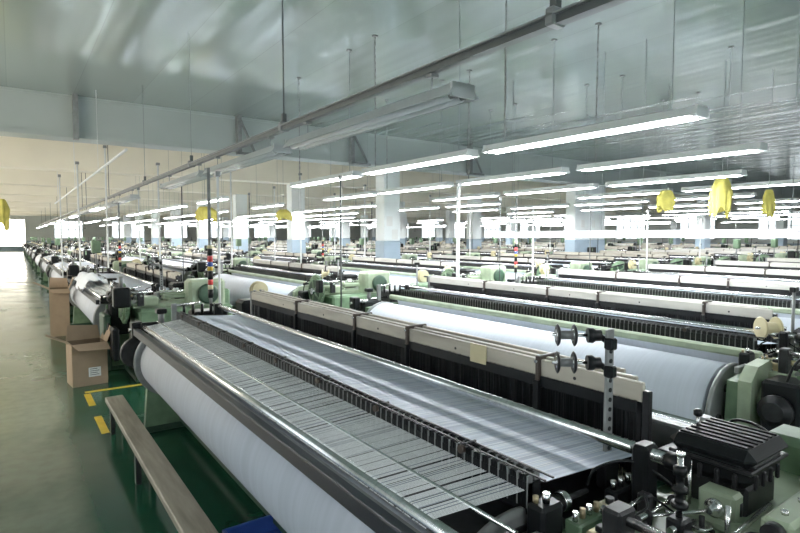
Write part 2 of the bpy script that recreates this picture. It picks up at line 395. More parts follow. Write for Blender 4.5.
def head_casting():
    m=MB()
    m.box(1.32,2.55,.12,.93,.05,.93,GREEN,.03); m.box(1.25,2.62,.06,.97,0,.07,DKGREEN,.01)
    m.box(1.28,2.5,.35,1.0,.93,.985,PALEGREEN,.01)
    m.box(1.95,2.45,.12,.42,.9,1.30,PALEGREEN,.04); m.lathe((2.2,.12,1.1),(0,-1,0),[(0,.14),(.04,.14),(.05,.11)],DKGREEN,20)
    m.box(1.36,1.6,.3,.6,.95,1.08,PALEGREEN,.02)
    m.box(2.42,2.62,.45,.92,.7,1.12,GREEN,.03); m.lathe((2.40,.68,.95),(-1,0,0),[(0,.09),(.03,.09),(.04,.06)],PALEGREEN,20)
    for x in(1.4,1.7,2.0,2.3,2.5): m.cyl((x,.98,.955),(x,.98,1.0),.016,STEEL,6)
    for (x,y) in((1.33,.92),(1.47,.80),(1.58,.86),(1.66,.76),(1.74,.92),(1.60,.66),(1.40,.64),(1.72,.70)): m.cyl((x,y,.98),(x,y,.997),.010,STEEL,6)
    m.box(1.3,1.325,.2,.85,.2,.8,PALEGREEN,.01)
    return m
def beam_bracket():
    m=MB()
    m.prism([(1.02,.55),(1.02,.95),(1.12,1.04),(1.30,1.06),(1.42,.98),(1.42,.55)],.92,1.0,PALEGREEN)
    m.lathe((1.24,.92,.82),(0,-1,0),[(0,.12),(.03,.12),(.04,.09),(.08,.09),(.09,.05),(.12,.05)],PALEGREEN,24)
    for a in range(6): m.cyl((1.24+.105*math.cos(a*1.047),.89,.82+.105*math.sin(a*1.047)),(1.24+.105*math.cos(a*1.047),.88,.82+.105*math.sin(a*1.047)),.010,STEEL,6)
    return m
def head_wheel():
    m=MB()
    m.gear((1.17,.45,1.0),.27,.035,36,GREEN)
    m.lathe((1.15,.45,1.0),(1,0,0),[(0,.19),(0,.22),(.08,.22),(.08,.19)],GREEN,32)
    m.lathe((1.145,.45,1.0),(1,0,0),[(0,.0001),(0,.18),(.01,.18),(.01,.0001)],DKGREEN,32)
    m.lathe((1.10,.45,1.0),(1,0,0),[(0,.03),(.0,.05),(.14,.05)],STEEL,16)
    for k in range(5):
        a=k*2*math.pi/5; m.cyl((1.15,.45,1.0),(1.15,.45+.2*math.cos(a),1.0+.2*math.sin(a)),.02,GREEN,8)
    m.cyl((1.2,.45,1.0),(1.45,.45,1.0),.035,STEEL,12)
    return m
def head_gearing():
    m=MB()
    m.box(1.05,1.30,.66,.88,.55,.98,BLACK,.02); m.lathe((1.04,.78,.80),(-1,0,0),[(0,.10),(.03,.10),(.035,.06),(.06,.06)],DARK,24)
    m.cyl((1.1,.2,1.16),(1.5,.2,1.16),.018,STEEL,10); m.box(1.08,1.16,.14,.26,1.0,1.2,BLACK,.012)
    m.cyl((1.35,.12,1.12),(1.35,.9,1.12),.014,STEEL,10); m.box(1.31,1.39,.16,.22,.98,1.15,DARK,.008); m.box(1.31,1.39,.82,.88,.98,1.15,DARK,.008)
    m.path([(1.1,.75,.98),(1.12,.7,1.12),(1.25,.6,1.18),(1.4,.5,1.1)],.008,BLACK)
    return m
CB=(1.87,2.17,.72,1.00)
def cover_box():
    m=MB(); x0,x1,y0,y1=CB
    m.box(x0+.015,x1-.015,y0+.015,y1-.015,1.07,1.19,BLACK,.035); m.box(x0,x1,y0,y1,1.15,1.212,BLACK,.028)
    m.box(x0+.005,x1-.005,y0+.005,y1-.005,1.138,1.152,DARK,.004)
    for k in range(7): m.box(x0+.035+k*.036,x0+.047+k*.036,y0+.03,y1-.03,1.208,1.218,BLACK,.003)
    m.box(x0+.04,x1-.04,y0+.03,y1-.03,.98,1.08,DARK,.01)
    for k in range(4): m.box(x0+.05+k*.055,x0+.065+k*.055,y0+.006,y0+.018,1.08,1.13,DARK,.003)
    for k in range(4): m.box(x0+.006,x0+.018,y0+.05+k*.055,y0+.065+k*.055,1.08,1.13,DARK,.003)
    return m
def knob():
    x,y=CB[0]+.12,CB[3]-.05
    m=MB(); m.cyl((x,y,1.205),(x,y,1.258),.006,STEEL,8); m.lathe((x,y,1.252),(0,0,1),[(0,.008),(.006,.015),(.022,.015),(.028,.008)],BLACK,12); return m
def arm_bars():
    m=MB()
    m.box(1.66,2.3,.54,.62,1.07,1.13,PALEGREEN,.012); m.cyl((1.66,.58,1.10),(1.63,.58,1.10),.028,DARK,14); m.box(1.75,1.80,.60,1.0,.985,1.02,PALEGREEN,.01)
    m.box(1.66,2.3,.34,.44,1.04,1.10,PALEGREEN,.012)
    m.cyl((1.60,.48,1.12),(1.95,.48,1.12),.012,STEEL,12)
    m.box(1.58,1.63,.46,.56,.98,1.12,GREY,.01)
    m.cyl((1.48,.90,1.035),(1.8,.90,1.035),.009,STEEL,10)
    for x in(1.52,1.58,1.74,1.78): m.cyl((x-.007,.90,1.035),(x+.007,.90,1.035),.018,DARK,12)
    m.cyl((1.42,.66,1.05),(1.84,.66,1.09),.008,STEEL,8); m.cyl((1.66,.70,.99),(1.66,.70,1.12),.008,STEEL,8); m.cyl((1.80,.88,.99),(1.80,.88,1.16),.007,STEEL,8)
    for k in range(3): m.cyl((1.72+k*.12,.58,1.13),(1.72+k*.12,.58,1.142),.010,STEEL,6)
    return m
def link_rods():
    m=MB()
    m.cyl((1.50,.96,1.02),(1.82,.74,1.05),.006,STEEL,8); m.cyl((1.34,.80,1.06),(1.60,.78,1.02),.007,STEEL,8)
    m.lathe((1.50,.96,1.005),(0,0,1),[(0,.014),(.03,.014)],DARK,12); m.lathe((1.82,.74,1.03),(0,0,1),[(0,.014),(.04,.014)],DARK,12)
    m.lathe((1.34,.80,1.045),(0,0,1),[(0,.013),(.03,.013)],BRASS,12); m.lathe((1.60,.78,1.0),(0,0,1),[(0,.013),(.03,.013)],DARK,12)
    return m
def chain_drive():
    m=MB()
    for (x,y,r) in((1.50,.70,.045),(1.72,.80,.032)):
        m.lathe((x,y,.990),(0,0,1),[(0,r*.4),(0,r),(.008,r*1.05),(.016,r),(.016,r*.4)],STEEL,20); m.cyl((x,y,.985),(x,y,1.03),.009,DARK,8)
    n=22
    for i in range(n):
        t=i/n
        m.box(1.50+.22*t-.006,1.50+.22*t+.006,.748+.085*t-.004,.748+.085*t+.004,.994,1.004,DARK); m.box(1.51+.21*t-.006,1.51+.21*t+.006,.656+.112*t-.004,.656+.112*t+.004,.994,1.004,DARK)
    return m
def valve_block():
    m=MB(); m.box(1.36,1.50,.98,1.04,.985,1.03,GREEN,.006)
    for k in range(4): m.cyl((1.375+k*.035,1.01,1.03),(1.375+k*.035,1.01,1.06),.009,BRASS if k%2 else STEEL,8)
    m.box(1.62,1.76,1.03,1.08,.96,1.04,BLACK,.008)
    for k in range(3): m.cyl((1.64+k*.045,1.055,1.04),(1.64+k*.045,1.055,1.07),.010,STEEL,8)
    return m
def white_bobbins():
    m=MB(); m.cyl((1.86,.54,1.145),(1.86,.58,1.145),.018,WPIPE,16); m.cyl((1.90,.54,1.145),(1.90,.58,1.145),.018,WPIPE,16); m.box(1.85,1.91,.555,.57,1.12,1.145,GREY); return m
def tension_post():
    x,y=1.62,.82; m=MB()
    m.box(x-.03,x+.03,y-.028,y+.028,.98,1.05,DARK,.008)
    m.cyl((x,y,1.05),(x,y,1.25),.009,STEEL,10)
    m.lathe((x,y,1.08),(0,0,1),[(0,.012),(0,.024),(.008,.026),(.016,.024),(.016,.013),(.05,.013),(.05,.023),(.062,.023),(.066,.012),(.10,.012),(.10,.020),(.125,.020),(.13,.01)],BLACK,16)
    m.cyl((x,y,1.24),(x,y,1.25),.014,STEEL,6)
    m.cyl((x-.05,y,1.02),(x+.05,y,1.02),.012,STEEL,10)
    return m
def brass_block():
    m=MB(); m.box(1.34,1.40,.87,.95,.985,1.04,BRASS,.006); m.box(1.355,1.385,.84,.87,1.0,1.03,BRASS,.004); m.box(1.355,1.385,.89,.93,1.04,1.06,DARK,.004); return m
def sensor_box():
    m=MB(); m.box(1.53,1.59,.98,1.05,.98,1.03,CREAM,.008); m.cyl((1.56,1.015,1.03),(1.56,1.015,1.05),.014,DARK,12); return m
def corner_block():
    m=MB(); m.box(1.25,1.35,1.03,1.10,.96,1.09,BLACK,.010); m.cyl((1.30,1.06,1.09),(1.30,1.06,1.12),.012,STEEL,8); m.cyl((1.275,1.08,1.09),(1.275,1.08,1.11),.009,BRASS,8); m.box(1.1,1.26,1.03,1.06,.97,1.02,GREY,.006); return m
def pulley():
    m=MB(); m.cyl((1.40,1.09,1.05),(1.54,1.09,1.05),.010,DARK,10); m.lathe((1.40,1.09,1.05),(1,0,0),[(0,.012),(0,.030),(.005,.032),(.010,.024),(.016,.024),(.022,.032),(.026,.030),(.026,.012)],STEEL,20); return m
def bolt_bar():
    m=MB(); m.box(1.3,1.46,.72,.78,.98,1.01,GREY,.008); m.box(1.33,1.37,.70,.80,1.01,1.05,DARK,.006)
    for x in(1.40,1.44): m.cyl((x,.75,1.01),(x,.75,1.03),.009,STEEL,6)
    return m
def lever_fork():
    m=MB(); m.box(1.42,1.46,.85,.97,.985,1.02,GREY,.006); m.cyl((1.44,.87,1.0),(1.44,.87,1.09),.007,STEEL,8); m.lathe((1.44,.87,1.08),(0,0,1),[(0,.006),(.004,.012),(.018,.012),(.024,.006)],BLACK,12)
    m.cyl((1.44,.96,1.02),(1.60,.92,1.08),.007,STEEL,8); m.box(1.59,1.62,.90,.94,.985,1.09,DARK,.005); return m
def rear_block():
    m=MB(); m.box(2.0,2.4,1.02,1.12,.95,1.08,DARK,.015); m.cyl((2.3,1.07,1.08),(2.3,1.07,1.16),.025,GREY,12); m.box(2.26,2.34,1.03,1.11,1.08,1.11,BLACK,.005); return m
def side_dial():
    m=MB(); m.box(1.77,1.84,.73,.84,.985,1.10,PALEGREEN,.01); m.lathe((1.77,.785,1.05),(-1,0,0),[(0,.03),(.008,.03),(.010,.025),(.024,.010),(.04,.010)],STEEL,16); return m
def oil_cup():
    m=MB(); m.lathe((1.36,.60,.98),(0,0,1),[(0,.05),(.02,.05),(.03,.03),(.06,.03),(.07,.015),(.09,.015)],GREY,16); return m
def cable(pts,r=.007):
    m=MB(); m.path(pts,r,BLACK); return m
def perf_plate():
    m=MB(); m.box(1.80,1.845,1.195,1.207,.98,1.55,GREY,.003)
    for k in range(13): m.cyl((1.8225,1.192,1.06+k*.037),(1.8225,1.21,1.06+k*.037),.009,BLACK,8)
    m.box(1.78,1.87,1.18,1.22,.95,1.06,DARK,.006); return m
SP=(1.675,1.33)
def spool(z):
    x,y=SP; d=Vector((.75,-.62,0)).normalized(); P=Vector((x,y,z))
    m=MB(); m.lathe(P+d*.008,d,[(0,.017),(.056,.017)],GREY,20)
    for q in(0,.062): m.lathe(P+d*q,d,[(0,.020),(0,.036),(.004,.043),(.010,.036),(.010,.02)],DARK,24); m.lathe(P+d*(q-.002),d,[(0,.008),(0,.022),(.014,.022),(.014,.008)],STEEL,20)
    m.cyl(P-d*.015,P+d*.16,.006,STEEL,8); return m
def spool_clamp(z):
    x,y=SP; d=Vector((.75,-.62,0)).normalized(); p=Vector((x,y,z))+d*.115
    m=MB(); m.lathe(p,d,[(0,.02),(0,.028),(.02,.03),(.03,.022),(.05,.022)],BLACK,14); q=p+d*.04; m.cyl(q,(1.82,1.19,z-.03),.012,BLACK,8); m.box(1.795,1.83,1.17,1.21,z-.05,z-.005,BLACK,.006); return m
def big_spool():
    m=MB(); d=Vector((.8,-.6,0)); P=Vector((1.64,1.12,1.22))
    m.lathe(P,d,[(0,.02),(0,.078),(.008,.085),(.016,.078),(.016,.045),(.11,.045),(.11,.078),(.118,.085),(.126,.078),(.126,.02)],CREAM,24)
    m.cyl(P-d*.03,P+d*.19,.010,STEEL,8); m.cyl(P+d*.18,(P+d*.18)-Vector((0,0,.26)),.014,DARK,8); return m
def far_head(v):
    m=MB(); A=BLACK if v==0 else GREEN
    m.box(1.35,2.5,5.72,6.05,.05,.95,GREEN,.03); m.box(1.3,2.6,5.7,6.1,0,.06,DKGREEN)
    m.box(1.5,1.85,5.75,6.02,.95,1.12,BLACK,.02); m.box(2.0,2.35,5.74,6.0,.95,1.20,A,.03)
    m.box(1.05,1.36,5.74,5.98,.55,1.0,BLACK,.02)
    m.cyl((1.6,6.05,.55),(1.6,6.12,.55),.2,DARK,24)
    m.box(2.38,2.48,5.78,5.95,.95,1.1,DARK,.01)
    return m
def far_levers():
    m=MB()
    m.cyl((.90,5.85,.98),(1.5,5.85,1.03),.02,STEEL,8); m.box(.92,1.02,5.78,5.92,.90,1.06,BLACK,.012)
    m.lathe((1.0,5.98,.72),(0,1,0),[(0,.05),(0,.15),(.02,.16),(.05,.16),(.06,.15),(.06,.05)],DARK,24)
    m.cyl((1.2,5.85,1.0),(1.2,5.85,1.14),.03,GREY,10); m.box(1.15,1.25,5.8,5.9,1.12,1.17,BLACK,.01)
    m.box(1.28,1.33,5.74,5.78,1.0,1.22,GREY,.005); m.cyl((1.30,5.76,1.2),(1.6,5.9,1.2),.012,STEEL,8)
    for k in range(4): m.cyl((1.4+k*.09,5.76,1.1),(1.4+k*.09,5.76,1.2),.015,BLACK,8)
    m.cyl((1.0,5.98,.72),(1.0,6.1,.72),.03,STEEL,10)
    return m
def yarn_wheel():
    m=MB(); m.lathe((2.3,6.0,1.28),(0,1,0),[(0,.02),(0,.09),(.012,.1),(.02,.09),(.02,.04),(.07,.04),(.07,.09),(.08,.1),(.09,.09),(.09,.02)],CREAM,24)
    m.cyl((2.3,5.9,1.28),(2.3,6.1,1.28),.012,DARK,8); m.cyl((2.3,5.92,1.2),(2.3,5.92,1.28),.015,DARK,8); return m
def motor():
    m=MB(); m.cyl((2.66,.2,.5),(2.66,.62,.5),.13,DKGREEN,24)
    for k in range(8): m.cyl((2.66,.26+k*.04,.5),(2.66,.27+k*.04,.5),.145,DKGREEN,24)
    m.cyl((2.66,.62,.5),(2.66,.68,.5),.08,DARK,16); m.box(2.56,2.78,.25,.55,.05,.38,DARK); return m
def guide_stand(y):
    m=MB(); m.cyl((1.9,y,.95),(1.9,y,1.5),.012,GREY,8); m.box(1.86,1.94,y-.02,y+.02,1.48,1.52,BLACK,.006); return m
def dark_gearbox():
    m=MB()
    m.box(.95,1.04,.5,.95,.1,.85,DKGREEN,.02); m.box(1.0,1.08,.1,.4,.3,.72,BLACK,.02); m.box(1.02,1.22,.08,.24,.98,1.24,BLACK,.02)
    m.cyl((1.12,.16,1.24),(1.12,.16,1.38),.025,GREY,10); m.box(1.04,1.28,.74,.92,.99,1.14,BLACK,.02); m.cyl((1.1,.8,1.14),(1.1,.8,1.30),.016,STEEL,8); m.box(1.04,1.16,.77,.83,1.29,1.32,BLACK,.006)
    m.cyl((1.05,.26,1.2),(1.05,.74,1.06),.018,DARK,8); m.cyl((1.0,.9,1.05),(1.5,.96,1.18),.014,STEEL,8)
    m.lathe((1.02,.60,.62),(-1,0,0),[(0,.16),(.03,.16),(.035,.12),(.05,.05)],DARK,24)
    return m

def template(variant):
    hm = BEIGE if variant==0 else WHITEBAR
    T=[("side_frame",side_frame(1.0,1.08),-1,None,None),
       ("side_frame",side_frame(5.62,5.70),-1,None,None),
       ("warp_beam",warp_roll(variant),-1,"wide roll of white warp yarn",None),
       ("beam_flange",flange(Ya+.02,variant),2,None,None),
       ("beam_flange",flange(Yb-.02,variant),2,None,None),
       ("drive_casting",head_casting(),-1,"green gearbox casting",None),
       ("drive_wheel",head_wheel(),-1,"green toothed drive wheel",None),
       ("cover_box",cover_box(),-1,"black ribbed enamel cover",None),
       ("knob",knob(),7,None,None),
       ("tube_rail",tube_rail(),-1,"polished steel tube",None),
       ("woven_cloth",cloth_part(),-1,"white woven cloth",None),
       ("breast_beam",breast(),-1,None,None),
       ("cross_beam",cross_tubes(),-1,None,None),
       ("head_gearing",head_gearing(),-1,"black gear housing and shafts",None),
       ("heddle_wires",heddles(),-1,"dark vertical heddle wires","stuff"),
       ("lever_arm",arm_bars(),-1,"pale green lever arms",None),
       ("link_rods",link_rods(),-1,"thin steel link rods",None),
       ("chain_drive",chain_drive(),-1,"small chain over two steel sprockets",None),
       ("valve_block",valve_block(),-1,None,None),
       ("white_bobbin",white_bobbins(),-1,None,None),("tension_post",tension_post(),-1,None,None),
       ("brass_block",brass_block(),-1,"small brass block",None),("sensor_box",sensor_box(),-1,None,None),
       ("corner_block",corner_block(),-1,None,None),("pulley",pulley(),-1,"small steel pulley",None),
       ("bolt_bar",bolt_bar(),-1,None,None),("rear_block",rear_block(),-1,None,None),("oil_cup",oil_cup(),-1,None,None),
       ("lever_fork",lever_fork(),-1,None,None),("side_dial",side_dial(),-1,None,None),
       ("cable",cable([(1.56,1.1,1.06),(1.58,1.08,1.12),(1.66,1.0,1.15),(1.74,.9,1.08),(1.78,.86,.99)],.005),-1,None,None),
       ("cable",cable([(1.40,.95,1.03),(1.5,.86,1.09),(1.62,.92,1.08),(1.7,.8,.99)],.004),-1,None,None),
       ("cable",cable([(1.50,.7,1.0),(1.56,.6,1.12),(1.62,.5,1.05),(1.6,.4,.98)],.004),-1,None,None),
       ("cable",cable([(2.30,1.05,1.05),(2.34,.98,1.16),(2.3,.84,1.16),(2.17,.76,1.1)],.006),-1,None,None),
       ("end_casting",far_head(variant),-1,"green end casting with black boxes",None),
       ("end_levers",far_levers(),-1,"black and steel lever work",None),
       ("yarn_spool",yarn_wheel(),-1,"cream plastic spool",None),
       ("drive_motor",motor(),-1,None,None)]
    if variant==0:
        T+=[("back_rail",back_rail(),-1,"dark navy bar",None),
            ("back_roller",rollers(),-1,"pair of polished steel rollers",None),
            ("warp_threads",threads(),-1,"fine taut white warp threads","stuff"),
            ("warp_sheet",warp_sheet(),-1,"dense sheet of white warp yarn",None),
            ("lower_bed",lower_bed(),-1,None,None),
            ("dropper_bar",dropper(),-1,"black comb of drop wires",None),
            ("gear_housing",dark_gearbox(),-1,"dark green and black gear housings",None)]
        for k in range(8): T.append(("dropper_support",dropper_support(Ya+.3+k*.56),-1,None,None))
        T.append(("perforated_plate",perf_plate(),-1,"grey upright plate with holes",None))
        for z in(1.525,1.42):
            T.append(("chrome_spool",spool(z),-1,"small spool with dark rims",None)); T.append(("spool_clamp",spool_clamp(z),-1,None,None))
    else:
        T+=[("green_rail",green_rail(),-1,"pale green rail",None),
            ("warp_sheet",warp_sheet_short(),-1,"dense sheet of white warp yarn",None),
            ("dropper_bar",dropper(1.56),-1,"black comb of drop wires",None),
            ("beam_bracket",beam_bracket(),-1,"pale green bearing bracket",None),
            ("guide_stand",guide_stand(1.0),-1,None,None),("guide_stand",guide_stand(5.66),-1,None,None),
            ("big_spool",big_spool(),-1,"cream plastic spool on a short post",None)]
        for k in range(5): T.append(("dropper_support",dropper_support(Ya+.5+k*.86,1.56),-1,None,None))
    for k,(x,dz) in enumerate(((2.03,0),(2.065,.008),(2.10,-.006),(2.135,.010))):
        T.append(("heald_frame",heald(x,dz,hm,k),-1,None,None))
    for y in(1.7,2.75,3.4,4.4): T.append(("frame_guide",guide(y),-1,None,None))
    return T
T0=template(0); T1=template(1)
def bake(T): return [(n,mb.mesh(n,OFF),p,l,k) for n,mb,p,l,k in T]
B0=bake(T0); B1=bake(T1)
BNEAR=[t for t in B0 if t[0]!="gear_housing"]
def merged(T, variant, sub=0):
    M=MB()
    skip={"warp_threads","heddle_wires","dropper_bar","cable","chrome_spool","perforated_plate","spool_clamp","knob","dropper_support","pulley","oil_cup","bolt_bar","brass_block","white_bobbin","lever_fork","link_rods","chain_drive","valve_block"}
    for n,mb,p,l,k in T:
        if n in skip: continue
        M.merge(mb)
    if variant==0:
        M.add([(1.02,Ya,1.046),(1.02,Yb,1.046),(1.31,Yb,1.115),(1.31,Ya,1.115)],[(0,3,2,1)],SHEET)
        M.box(1.29,1.36,Ya,Yb,1.04,1.155,BLACK)
    else: M.box(1.55,1.62,Ya,Yb,1.04,1.155,BLACK)
    M.box(2.03,2.15,1.2,5.5,.9,1.23,BLACK)
    M.box(1.25,1.6,.5,1.0,.98,1.12,DARK,.02)
    if sub:
        M.box(.95,1.2,.5,.95,.1,.9,DKGREEN,.02); M.box(1.0,1.25,.1,.4,.3,1.15,BLACK,.02)
        M.cyl((1.6,.3,1.0),(1.6,.3,1.75),.02,GREY,8); M.box(1.5,1.7,.22,.38,1.5,1.8,GREEN,.02)
        M.lathe((1.9,5.9,1.35),(1,0,0),[(0,.03),(0,.12),(.03,.12),(.03,.03)],GREEN,16); M.box(1.85,2.2,5.8,6.0,1.1,1.45,BLACK,.02)
        M.cyl((2.5,5.95,1.0),(2.5,5.95,1.8),.015,DARK,6)
    return M.mesh("power_loom_body",OFF)
FS=[(merged(T0,0,0),0),(merged(T1,1,0),1),(merged(T1,1,1),1),(merged(T0,0,1),0)]
LABEL0="green power loom with white warp yarn and beige heald bars"
LABEL1="green power loom with white warp beam and white heald bars"
def loom_full(x,y,B,label):
    e=mkobj("power_loom",None,(x+OFF[0],y+OFF[1],0),label=label,cat="loom",group="weaving looms"); e.empty_display_size=.3
    os=[]
    for n,me,p,l,k in B:
        o=mkobj(n,me,parent=(e if p<0 else os[p]),label=l,kind=k); os.append(o)
    return e
rowY=[0.0,7.6]+[14.3+6.7*i for i in range(9)]
rl=random.Random(3)
for r,y in enumerate(rowY):
    for c in range(16):
        x=2.85*c; yy=y+(.6 if (r==0 and c>0) else 0)
        pr=[proj(x+a,yy+b,1.0) for a in(1,2.7) for b in(.2,6)]
        if not any(p and -20<p[0]<830 for p in pr): continue
        if (r==0 and c<=3) or (r==1 and c<=3):
            loom_full(x,yy,(BNEAR if r==0 else B0) if c==0 else B1,(LABEL0 if c==0 else LABEL1))
        else:
            me,v=rl.choice(FS)
            mkobj("power_loom",me,(x+OFF[0],yy+OFF[1],0),label=LABEL0 if v==0 else LABEL1,cat="loom",group="weaving looms")

# ------------------------------------------------------------ lamps
HL=1.2
def lamp_housing(MT):
    m=MB(); m.prism([(-.12,-.02),(-.06,.06),(.06,.06),(.12,-.02),(.11,-.024),(.055,.035),(-.055,.035),(-.11,-.024)],-HL,HL,MT)
    for y in(-HL,HL-.02): m.box(-.09,.09,y,y+.02,-.025,.06,MT)
    return m
def tubeb(x,mat):
    m=MB(); m.cyl((x,-1.13,-.006),(x,1.13,-.006),.030,mat,10); m.cyl((x,-1.17,-.006),(x,-1.13,-.006),.02,GREY,8); m.cyl((x,1.13,-.006),(x,1.17,-.006),.02,GREY,8); return m
OFFT=pmat("unlit_tube_glass",(0.7,0.73,0.73),0.15,0,0.02,4)
HM=lamp_housing(LAMPW).mesh("lamp_housing"); HG=lamp_housing(LAMPG).mesh("lamp_housing_unlit")
TL=tubeb(-.045,TUBE).mesh("lamp_tube"); TR=tubeb(.045,TUBE).mesh("lamp_tube")
TLo=tubeb(-.045,OFFT).mesh("unlit_tube"); TRo=tubeb(.045,OFFT).mesh("unlit_tube")
def rodm(y,L,chain=False):
    m=MB()
    if chain:
        n=int(L/.05)
        for k in range(n):
            z=.05+k*(L-.05)/n; m.box(-.010 if k%2 else -.003,.010 if k%2 else .003,y-(.003 if k%2 else .010),y+(.003 if k%2 else .010),z,min(z+L/n*1.15,L),GREY)
    else: m.cyl((0,y,.05),(0,y,L),.004,RODM,6)
    m.box(-.03,.03,y-.03,y+.03,.04,.07,GREY); m.box(-.03,.03,y-.03,y+.03,L-.02,L,GREY)
    return m
rods={}
def getrod(y,L,ch):
    k=(y,round(L,2),ch)
    if k not in rods: rods[k]=rodm(y,L,ch).mesh("hanging_rod")
    return rods[k]
def lamp_full(x,y,z,lit,top):
    e=mkobj("fluorescent_lamp",None,(x,y,z),label="lit twin tube fluorescent lamp on hanging rods" if lit else "unlit twin tube fluorescent lamp under the track",cat="ceiling lamp",group="hanging fluorescent lamps")
    mkobj("lamp_housing",HM if lit else HG,parent=e); mkobj("lamp_tube",TL if lit else TLo,parent=e); mkobj("lamp_tube",TR if lit else TRo,parent=e)
    for yy in((-.9,.9) if not lit else (.95,)): mkobj("hanging_rod",getrod(yy,top-z,4<x<7),parent=e)
    if lit: mkobj("hanging_rod",getrod(-.95,top-z,False),parent=e)
def far_lamp(mat,L,housing=LAMPW):
    m=MB(); m.merge(lamp_housing(housing)); m.box(-.075,.075,-1.13,1.13,-.036,.012,mat)
    for yy in(-.9,.9): m.cyl((0,yy,.05),(0,yy,L),.0035,RODM,4)
    return m.mesh("fluorescent_lamp")
zl=2.88
FLn=far_lamp(TUBEFAR,4.9-zl); FLf=far_lamp(TUBEFAR,5.35-zl); FTo=far_lamp(OFFT,.165,LAMPW); FTl=far_lamp(TUBEFAR,.165,LAMPW)
cnt=0
rowsX=[2.22,4.53,6.85,9.4,11.8,14.4,17.5,21,24.5,28,32,36,41]
for ri,x in enumerate(rowsX):
    lasty=-99
    for k in range(0,25):
        y=2.15+2.67*k+1.25
        if ri==2: y+=.45
        p2=proj(x,y+1.25,zl)
        if not p2 or p2[0]>790 : continue
        if ri==0:
            y+=.27
            lit=False if k<4 else (k%3==0)
            if k in(3,): continue
            if k<6: lamp_full(x,y,2.75,lit,2.93)
            else: mkobj("fluorescent_lamp",FTl if lit else FTo,(x,y,2.765),label="white fluorescent lamp under the track",cat="ceiling lamp",group="hanging fluorescent lamps")
            continue
        if ri==3 : y+=1.7
        if (ri,k) in((1,3),(2,4),(4,2),(1,5),(2,6)): continue
        if k>3 and random.random()<(.25 if ri<5 else .40): continue
        if y>60 : continue
        if ri>3: y+=(ri*1.37)%2.0
        if 12.7<y<15.35: y=12.7 if y<14 else 15.35
        if y-lasty<2.55: continue
        lasty=y
        if k<3 and ri<5: lamp_full(x,y,zl,True,4.9)
        else:
            mkobj("fluorescent_lamp",FLn if y<13 else FLf,(x,y,zl),label="unseen lit white fluorescent lamp on thin rods, added for light",cat="ceiling lamp",group="hanging fluorescent lamps")
        cnt+=1
for x in(-.8,4.53,9.4):
    for y in(-2.4,-5.1):
        mkobj("fluorescent_lamp",FLn,(x,y,zl),label="unseen lit white fluorescent lamp on thin rods, added for light",cat="ceiling lamp",group="hanging fluorescent lamps"); cnt+=1  # extra lamps out of view behind the camera, added to light the hall
for k in range(2):
    m=MB(); m.box(-.06,.06,-1.3,1.3,-.055,.0,TUBE); m.prism([(-.09,0),(-.05,.05),(.05,.05),(.09,0)],-1.33,1.33,LAMPW)
    for yy in(-1,1): m.cyl((0,yy,.04),(0,yy,4.9-1.94),.0035,RODM,5)
    mkobj("fluorescent_lamp",m.mesh("low_lamp"),(8.0,3.75+2.72*k,1.94),label="lit fluorescent lamp hung low over a loom",cat="ceiling lamp",group="low hanging lamps")
m=MB(); m.box(2.19,2.25,-1,60,2.935,2.98,RAILG,.0); m.box(2.17,2.27,-1,60,2.975,2.985,GREY)
e=mkobj("lamp_track",None,(2.22,5,2.95),label="long grey steel lamp track hung from the ceiling",cat="lamp track")
mkobj("track_rail",m.mesh("track_rail",(2.22,5,2.95)),parent=e)
for y,r in((1.8,.008),(5.1,.008),(8.5,.004),(12.0,.005)):
    m=MB(); m.cyl((2.22,y,2.95),(2.22,y,4.9),r,RAILG if r>.006 else RODM,8); m.box(2.17,2.27,y-.03,y+.03,2.93,3.02,GREY,.01); m.box(2.20,2.24,y-.02,y+.02,3.02,3.10,RAILG)
    mkobj("hanging_rod",m.mesh("track_rod",(2.22,5,2.95)),parent=e)
for y in range(17,60,7):
    m=MB(); m.cyl((2.22,y,2.95),(2.22,y,5.35),.010,RAILG,6); mkobj("hanging_rod",m.mesh("track_rod",(2.22,5,2.95)),parent=e)
m=MB(); m.cyl((1.5,9.5,3.25),(1.5,27,3.25),.022,WPIPE,8)
for y in(12.9,): m.cyl((1.5,y,3.25),(1.5,y,4.9),.005,WPIPE,6)
for y in(18,25): m.cyl((1.5,y,3.25),(1.5,y,5.35),.010,WPIPE,6)
mkobj("ceiling_conduit",m.mesh("ceiling_conduit",(1.5,9.5,3.25)),(1.5,9.5,3.25),label="thin white conduit pipe hung from the ceiling",cat="pipe")

